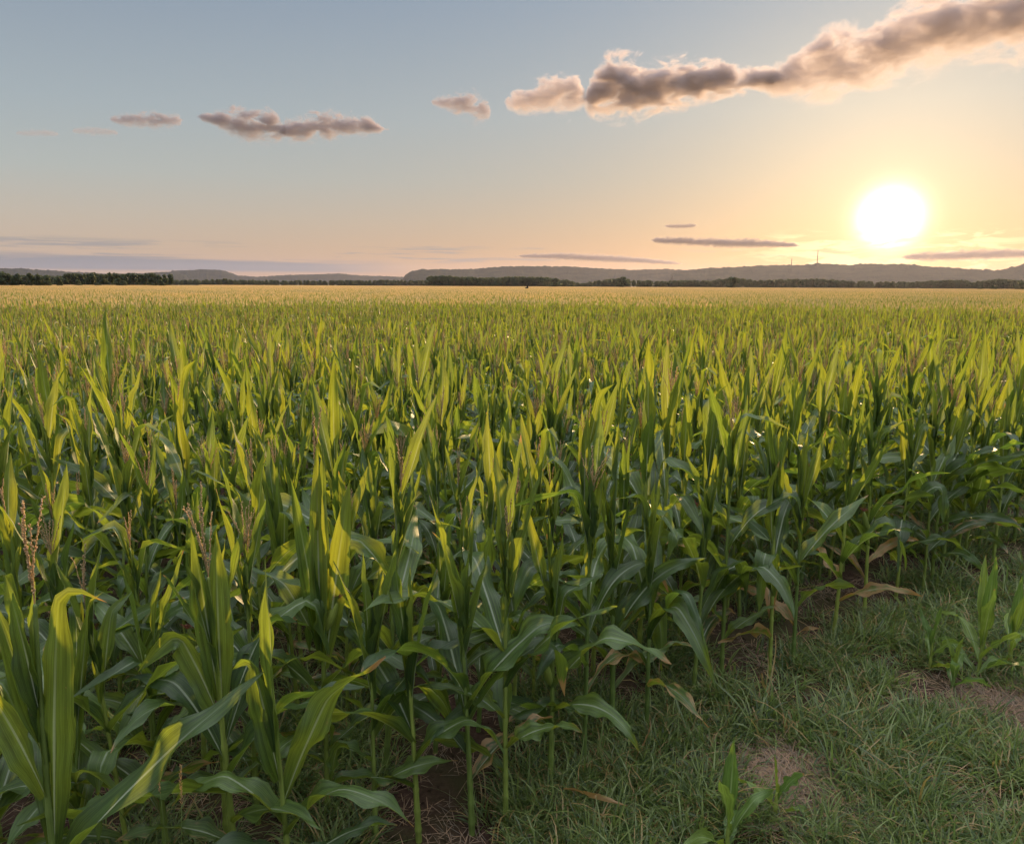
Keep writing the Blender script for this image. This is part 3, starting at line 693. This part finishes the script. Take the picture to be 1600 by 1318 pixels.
rows_ = [100, 107, 113, 119, 125, 131, 137, 143, 150, 157, 163, 170, 177, 183, 189, 195, 201, 207, 213, 220, 226, 233, 239, 246, 256, 265]
words = ['first', 'second', 'third', 'fourth', 'fifth', 'sixth', 'seventh', 'eighth', 'ninth', 'tenth', 'eleventh', 'twelfth', 'thirteenth', 'fourteenth', 'fifteenth', 'sixteenth', 'seventeenth', 'eighteenth', 'nineteenth', 'twentieth', 'twenty-first', 'twenty-second', 'twenty-third', 'twenty-fourth', 'twenty-fifth', 'last']
for i, px in enumerate(rows_):
    py = 426.5 + 1.2 * math.sin(px * .21) + rng.uniform(-.8, .8) + (2.5 if px > 250 else 0) + (1.5 if 158 < px < 170 else 0)
    tree(px, py, 640 + rng.uniform(-20, 40), 4 + i % 3, 'slim grey-green tree, %s from the left in the long tree row at left' % words[i], G2, rng.uniform(.8, 1.15))
for px, py, k, lab in [(120, 437, 0, 'low dark bush before the pale tree row'), (151, 443, 1, 'small low bush before the tree row'), (184, 434, 2, 'brownish round bush half hiding the tree row'), (192, 438, 3, 'green bush right of the brownish one'), (236, 442, 0, 'small dark bush left of the taller end bush'), (250, 437, 1, 'dark bush at the right end of the tree row')]:
    tree(px, py, 500, k, lab, 'bushes before the left tree row', 1.0 if py < 440 else 1.7, 'bush')
G3 = 'separate trees before the right-hand woods'
for px, py, k, lab in [(866, 434, 0, 'rounded tree where the middle wood begins to drop'), (972, 432, 1, 'tall rounded tree in the wood right of the middle'), (1145, 433, 2, 'dark rounded tree standing above the wood below the sunlit hill'), (1530, 447, 3, 'low dark bush near the right edge of the field'), (1553, 446, 1, 'second low dark bush near the right edge of the field'), (1595, 441, 0, 'dark tree cut by the right edge of the photo')]:
    tree(px, py, 800, k, lab, G3, 1.4)
# far-off woods read as one mass
wp = []
rw = random.Random(5)
def wood(px0, px1, dist, depth, prof, step_m):
    px = px0
    while px < px1:
        top = prof(px)
        for q in range(4):
            dd = dist + q * depth / 4 + rw.uniform(0, depth / 4); a, el = azel(px + rw.uniform(-3, 3), top + rw.uniform(-1.0, 1.6)); H = CAM_H + math.tan(el) * dd
            H = max(H, 4); s = H / 10; k = rw.randrange(7); ww = rw.uniform(.8, 1.3)
            wp.append(((math.sin(a) * dd, math.cos(a) * dd, -.5), (0, 0, rw.uniform(0, 6)), (s * ww, s * ww, s), k))
        px += step_m / dist * 1142
def interp(P): 
    def f(x):
        for (a, b), (c, d) in zip(P, P[1:]):
            if a <= x <= c: return b + (d - b) * (x - a) / (c - a)
        return P[-1][1]
    return f
wood(262, 680, 1500, 160, interp([(262, 437), (345, 436), (352, 434), (365, 437), (480, 438), (600, 437), (680, 438)]), 9)
wood(672, 860, 980, 90, interp([(672, 431), (700, 430), (712, 432), (780, 433), (800, 431), (860, 433)]), 6)
wood(855, 1110, 1080, 120, interp([(855, 433), (885, 437), (905, 441), (925, 439), (950, 436), (975, 433), (990, 438), (1010, 437), (1040, 439), (1060, 437), (1110, 438)]), 7)
wood(1105, 1660, 1150, 140, interp([(1105, 438), (1140, 433), (1160, 434), (1180, 438), (1210, 436), (1280, 435), (1320, 438), (1420, 440), (1480, 437), (1500, 436), (1520, 440), (1560, 435), (1600, 438), (1660, 438)]), 7)
wood(90, 262, 780, 60, interp([(90, 433), (262, 434)]), 5)
wood(-40, 110, 900, 100, interp([(-40, 428), (110, 430)]), 8)
tag(instancer('far_wood', wp, [joined([('trunk', t, M_BARK, None), ('crown', c, M_TREE, None)], 'wood_tree') for t, c, _, _ in tree_kinds]), 'long belt of hazy woodland beyond the corn under the hills', 'woodland', kind='stuff')

# ------------------------------------------------------------------ hills
def hill_mat(name, c1, c2):
    m, N = mat(name); P = N.n('ShaderNodeNewGeometry').outputs['Position']; n1 = N.noise(P, .012, 6, .65); n2 = N.noise(P, .05, 4, .7)
    c = N.mix(N.mr(n1, .3, .7), (*c1, 1), (*c2, 1)); bs = N.n('ShaderNodeBsdfDiffuse'); N.l(c, bs.inputs[0])
    bp = N.n('ShaderNodeBump'); bp.inputs['Strength'].default_value = 1; bp.inputs['Distance'].default_value = 12; N.l(n2, bp.inputs['Height']); N.l(bp.outputs[0], bs.inputs['Normal'])
    N.l(bs.outputs[0], N.n('ShaderNodeOutputMaterial').inputs[0]); return m
MH = hill_mat('forested_hill', (.026, .032, .026), (.048, .050, .036))
def hill(name, P, dist, depth, lump, label):
    f = interp(P); x0, x1 = P[0][0], P[-1][0]; B = MB(); n = int((x1 - x0) / 1.5); rows = 26
    for i in range(n + 1):
        px = x0 + (x1 - x0) * i / n; a, el = azel(px, f(px)); 
        for j in range(rows + 1):
            t = j / rows; dd = dist - depth * .5 + depth * 1.2 * t; prof = math.sin(pi * min(1, t * .98 + .01)) ** .8
            ridge = CAM_H + math.tan(el) * (dist + .1 * depth)
            q = Vector((math.sin(a) * dd, math.cos(a) * dd, 0)); nz = noise.noise(q * .0018) * .16 * math.sin(2 * pi * t) + noise.noise(q * .006) * .08 * (1 - prof)
            top = lump * (noise.noise(q * .02) + .9 * noise.noise(q * .06))
            end = smooth(0, 12, px - x0) * smooth(0, 12, x1 - px) if x0 > -50 and x1 < 1650 else (smooth(0, 12, px - x0) if x0 > -50 else (smooth(0, 12, x1 - px) if x1 < 1650 else 1))
            z = (ridge * (prof + nz) + top * prof) * end - 6
            B.vert((q.x, q.y, z))
    r1 = rows + 1
    for i in range(n):
        for j in range(rows): B.f.append((i * r1 + j, (i + 1) * r1 + j, (i + 1) * r1 + j + 1, i * r1 + j + 1))
    return tag(link(name, B.mesh(name, MH)), label, kind='structure')
hill('hill_ridge', [(1040, 426), (1080, 421), (1110, 417), (1160, 416), (1200, 413), (1230, 414), (1260, 413), (1290, 411), (1330, 413), (1350, 411), (1410, 411), (1440, 414), (1480, 417), (1520, 419), (1560, 421), (1575, 418), (1600, 410), (1640, 400), (1720, 392)], 4300, 1500, 7, 'long wooded ridge under the setting sun')
hill('hill', [(620, 437), (640, 423), (655, 420), (690, 420), (740, 419), (770, 416), (820, 415), (880, 415), (930, 418), (980, 421), (1040, 419), (1070, 421), (1110, 420), (1160, 420), (1230, 430)], 5200, 1500, 7, 'flat-topped wooded hill at the middle of the horizon')
hill('far_hill', [(250, 436), (268, 422), (320, 421), (345, 422), (370, 430), (400, 432), (430, 430), (450, 429), (490, 428), (530, 427), (560, 430), (600, 431), (660, 433)], 8200, 2000, 8, 'faint blue hills left of the middle')
hill('far_hill', [(-120, 412), (0, 418), (40, 419), (80, 422), (110, 424), (170, 427), (215, 426), (270, 424), (300, 430)], 7600, 2000, 8, 'faint blue hills at the far left')

# masts on the ridge
M_METAL = leafy('mast_metal', (.12, .11, .11), (.1, .1, .1), trans=.0, rough=.6, veins=False)
def mast(px, top, dist, label):
    a, el = azel(px, top); _, el0 = azel(px, 413); x, y = math.sin(a) * dist, math.cos(a) * dist; z1 = CAM_H + math.tan(el) * dist; z0 = CAM_H + math.tan(el0) * dist - 25
    e = bpy.data.objects.new('radio_mast', None); COL.objects.link(e); e.location = (x, y, z0); tag(e, label, 'mast', 'radio masts on the ridge'); H = z1 - z0
    B = MB(); w_ = 1.6
    for k in range(3): aa = 2 * pi * k / 3; B.tube([(w_ * math.cos(aa), w_ * math.sin(aa), 0), (w_ * .8 * math.cos(aa), w_ * .8 * math.sin(aa), H)], [.9, .7], 5)
    for q in range(int(H / 4)):
        for k in range(3):
            a1, a2 = 2 * pi * k / 3, 2 * pi * (k + 1) / 3; B.tube([(w_ * .95 * math.cos(a1), w_ * .95 * math.sin(a1), q * 4), (w_ * .9 * math.cos(a2), w_ * .9 * math.sin(a2), q * 4 + 4)], [.2, .2], 3)
    link('lattice_tower', B.mesh('lattice_tower', M_METAL), e)
    B = MB(); B.tube([(0, 0, H), (0, 0, H * 1.04)], [.5, .2], 5); link('antenna', B.mesh('antenna', M_METAL), e)
mast(1277, 391, 4200, 'tall thin radio mast on the ridge left of the sun')
mast(1236, 404, 4200, 'short radio mast on the ridge left of the tall one')

# small dark bird low over the far corn
B = MB(); B.tube([(-.32, 0, .0), (-.2, 0, .02), (0, 0, .0), (.2, 0, .03), (.34, 0, .12), (.42, 0, .13)], [.02, .09, .13, .10, .05, .01], 8)
M_BIRD = leafy('bird_feathers', (.02, .017, .015), (.02, .02, .02), trans=.0, rough=.7, veins=False)
bird = link('bird', B.mesh('bird', M_BIRD)); a, el = azel(822, 449.6); bird.location = (math.sin(a) * 130, math.cos(a) * 130, CAM_H + math.tan(el) * 130)
tag(bird, 'tiny dark bird gliding low over the far corn at the middle', 'bird')
for sgn in (1, -1):
    B = MB(); pr = [(0, .10, 0), (.25, .12, .12), (.5, .07, .26), (.66, .01, .38)]
    up = [B.vert((.10 - q[1], sgn * q[0], q[2] + .05)) for q in pr] + [B.vert((.10 + q[1], sgn * q[0], q[2] + .05)) for q in reversed(pr)]; lo = [B.vert(Vector(B.v[i]) + Vector((0, 0, -.02))) for i in up]
    B.f.append(tuple(up)); B.f.append(tuple(reversed(lo))); n = len(up)
    for i in range(n): B.f.append((up[i], up[(i + 1) % n], lo[(i + 1) % n], lo[i]))
    link('wing', B.mesh('wing', M_BIRD, False), bird)

# ------------------------------------------------------------------ haze
mb = MB(); hx, hy0, hy1, z0, z1 = 14000, -300, 11500, -9, 275
for zz in (z0, z1):
    for xx, yy in ((-hx, hy0), (hx, hy0), (hx, hy1), (-hx, hy1)): mb.vert((xx, yy, zz))
mb.f = [(3, 2, 1, 0), (4, 5, 6, 7), (0, 1, 5, 4), (1, 2, 6, 5), (2, 3, 7, 6), (3, 0, 4, 7)]
m, N = mat('haze'); pv = N.n('ShaderNodeVolumePrincipled'); pv.inputs['Color'].default_value = (.66, .66, .92, 1); pv.inputs['Density'].default_value = .000021; pv.inputs['Anisotropy'].default_value = .55
N.l(pv.outputs[0], N.n('ShaderNodeOutputMaterial').inputs['Volume'])
tag(link('haze', mb.mesh('haze', m, False)), 'thin evening haze over fields and hills', kind='stuff')

# ------------------------------------------------------------------ clouds
def cloud(pts, dist, thick, dens, label, seed, nscale=1.0, alb=(.68, .61, .62)):
    """pts: (photo x, photo y of the middle, half height in photo px). One closed hull with a noise-broken density inside."""
    P = []
    for px, py, hh in pts:
        a, el = azel(px, py); P.append((a, el, hh))
    am, em = (P[0][0] + P[-1][0]) / 2, sum(p[1] for p in P) / len(P)
    C = Vector((math.sin(am) * math.cos(em), math.cos(am) * math.cos(em), math.sin(em))) * dist
    ex = Vector((math.cos(am), -math.sin(am), 0)); ey = Vector((math.sin(am), math.cos(am), 0))
    loc = []
    for a, el, hh in P:
        D = Vector((math.sin(a) * math.cos(el), math.cos(a) * math.cos(el), math.sin(el))); t = C.dot(ey) / D.dot(ey); q = D * t - C
        loc.append((q.dot(ex), q.z, (1.26 if seed < 4 else 1.22) * hh / 1142 * t))
    x0, x1 = loc[0][0], loc[-1][0]; Lh = (x1 - x0) / 2; xm = (x0 + x1) / 2
    zmin = min(q[1] - q[2] for q in loc); zmax = max(q[1] + q[2] for q in loc); zr = zmax - zmin; tmax = max(q[2] for q in loc)
    C = C + ex * xm; loc = [(q[0] - xm, q[1], q[2]) for q in loc]
    fz = interp([(q[0], q[1]) for q in loc]); ft = interp([(q[0], q[2]) for q in loc])
    B = MB(); n, m_ = 40, 14; rings = []
    for i in range(n + 1):
        x_ = -Lh + 2 * Lh * i / n; xx = min(max(x_, loc[0][0] + 1e-3), loc[-1][0] - 1e-3); e_ = math.sqrt(max(0, 1 - abs(x_ / Lh) ** 8)) * 1.08 + .02
        rings.append([B.vert((x_ * 1.04, math.cos(2 * pi * k / m_) * thick * 1.1 * max(e_, .3) * (ft(xx) / tmax) ** .5, fz(xx) + math.sin(2 * pi * k / m_) * ft(xx) * 1.25 * e_)) for k in range(m_)])
    for i in range(n):
        for k in range(m_): B.f.append((rings[i][k], rings[i][(k + 1) % m_], rings[i + 1][(k + 1) % m_], rings[i + 1][k]))
    B.f.append(tuple(reversed(rings[0]))); B.f.append(tuple(rings[-1]))
    m, N = mat('cloud_vapour'); oc = N.n('ShaderNodeTexCoord').outputs['Object']; X, Y, Z = N.sep(oc)
    xf = N.m('MULTIPLY_ADD', X, .5 / Lh, .5)
    def fc(vals):
        nd = N.n('ShaderNodeFloatCurve'); cu = nd.mapping.curves[0]
        for j, (p, v) in enumerate(vals):
            if j < 2: cu.points[j].location = (p, v)
            else: cu.points.new(p, v)
        for p_ in cu.points: p_.handle_type = 'AUTO_CLAMPED'
        nd.mapping.update(); N.l(xf, nd.inputs['Value']); return nd.outputs[0]
    v1 = [((q[0] + Lh) / (2 * Lh), (q[1] - zmin) / zr) for q in loc]; v2 = [((q[0] + Lh) / (2 * Lh), q[2] / tmax) for q in loc]
    def order(v): return [v[0], v[-1]] + v[1:-1]
    zc = N.m('MULTIPLY_ADD', fc(order(v1)), zr, zmin); tt = N.m('MULTIPLY', fc(order(v2)), tmax)
    dz = N.m('DIVIDE', N.m('SUBTRACT', Z, zc), tt); dy = N.m('DIVIDE', Y, thick)
    up = N.m('MAXIMUM', dz, 0); dn_ = N.m('MINIMUM', dz, 0)
    rr_ = N.m('SQRT', N.m('ADD', N.m('ADD', N.m('POWER', N.m('ABSOLUTE', dz), 2), N.m('MULTIPLY', dy, dy)), .0001))
    edge_x = N.m('MULTIPLY', N.mr(xf, 0, .07), N.mr(xf, 1, .93))
    body = N.m('SUBTRACT', 1, rr_)
    sc = 1.0 / (tmax * nscale)
    off = Vector((seed * 13.7, seed * 3.1, 0))
    vv = N.vm('ADD', N.vm('MULTIPLY', oc, (.6 * sc, .8 * sc, 1.1 * sc)), tuple(off))
    nz = N.noise(vv, 2.3, 8, .70, .35)
    d = N.m('ADD', N.m('MULTIPLY_ADD', body, 1.5, -.30), N.m('MULTIPLY', N.m('SUBTRACT', nz, .49 if seed < 4 else .51), 5.0))
    d = N.m('SUBTRACT', d, N.m('MULTIPLY', N.m('SUBTRACT', 1, edge_x), 1.0))
    d = N.mr(d, .0, .8, 0, 1)
    d = N.m('MULTIPLY', d, N.mr(body, -.22, .05))
    pv = N.n('ShaderNodeVolumePrincipled'); pv.inputs['Color'].default_value = (*alb, 1); pv.inputs['Anisotropy'].default_value = .36
    d = N.m('MULTIPLY', d, N.mr(dz, -1.25, .55, .06, 1))
    N.l(N.m('MULTIPLY', d, dens * 3.8), pv.inputs['Density']); N.l(pv.outputs[0], N.n('ShaderNodeOutputMaterial').inputs['Volume'])
    m.cycles.volume_step_rate = .2
    o = link('cloud', B.mesh('cloud', m)); o.matrix_world = Matrix.Translation(C) @ Matrix(((ex.x, ey.x, 0, 0), (ex.y, ey.y, 0, 0), (0, 0, 1, 0), (0, 0, 0, 1)))
    o.matrix_world = Matrix.Translation(C) @ Matrix.Rotation(-am, 4, 'Z')
    return tag(o, label, 'cloud', 'clouds in the evening sky')
CLOUDS = [
 ([(1180, 140, 8), (1220, 124, 24), (1270, 112, 36), (1340, 92, 44), (1420, 68, 46), (1490, 48, 46), (1550, 38, 48), (1610, 30, 50), (1680, 20, 46)], 5200, 130, .0065, 'biggest cloud, long and golden below, rising to the top right corner', 1),
 ([(900, 160, 6), (925, 148, 28), (960, 140, 40), (1010, 140, 34), (1060, 136, 32), (1110, 130, 26), (1160, 124, 18), (1200, 124, 12), (1228, 124, 6)], 5200, 120, .013, 'dark grey cloud with orange underside right of the top middle', 2),
 ([(782, 160, 5), (815, 160, 18), (850, 152, 26), (885, 148, 28), (908, 150, 14), (918, 150, 5)], 5200, 80, .008, 'ragged orange and grey cloud, just left of the dark grey one', 3),
 ([(668, 158, 4), (700, 162, 12), (730, 166, 22), (752, 172, 18), (768, 176, 6)], 5400, 60, .009, 'small puffy cloud alone at the top middle', 4),
 ([(430, 205, 5), (455, 204, 17), (500, 200, 20), (545, 196, 17), (580, 199, 11), (602, 202, 4)], 5600, 80, .010, 'grey-orange cloud, right half of the pair at upper left', 5),
 ([(305, 182, 4), (345, 188, 14), (385, 198, 24), (415, 200, 24), (440, 200, 14), (450, 200, 5)], 5600, 80, .010, 'grey cloud with peach edge, left half of the pair at upper left', 6),
 ([(165, 187, 3), (200, 188, 9), (240, 189, 11), (270, 188, 9), (286, 187, 3)], 5800, 60, .009, 'flat small mauve cloud at upper left', 7),
 ([(108, 204, 2), (135, 205, 6), (160, 206, 6), (185, 208, 2)], 5800, 40, .005, 'faint peach wisp left of the flat mauve cloud', 8),
 ([(20, 208, 2), (45, 208, 5), (70, 208, 5), (92, 210, 2)], 5800, 40, .004, 'faintest wisp at the far left of the sky', 9),
 ([(1010, 375, 2), (1040, 376, 6), (1090, 378, 7), (1140, 380, 8), (1200, 381, 6), (1255, 384, 2)], 11000, 160, .006, 'thin flat grey cloud low in the sky left of the sun', 10),
 ([(1036, 353, 1.5), (1055, 353.5, 4), (1072, 353, 4), (1088, 352, 1.5)], 11000, 90, .006, 'tiny dark lens-shaped cloud above the thin flat one', 11),
 ([(800, 400, 1.5), (850, 400, 5), (920, 403, 6.5), (1000, 407, 5), (1070, 412, 1.5)], 13000, 200, .004, 'long smooth grey cloud just above the middle hill', 12),
 ([(1400, 402, 2), (1450, 401, 7), (1520, 399, 8), (1580, 397, 7), (1640, 396, 6), (1680, 396, 2)], 12500, 200, .004, 'flat orange-brown cloud low at the right of the sun', 13),
]
for pts, dist, thick, dn, lab, sd in CLOUDS: cloud(pts, dist, thick, dn * (1.5 if sd > 9 else 1), lab, sd, alb=(.34, .30, .32) if sd > 9 else ((.66, .58, .58) if sd < 4 else (.45, .40, .43)))
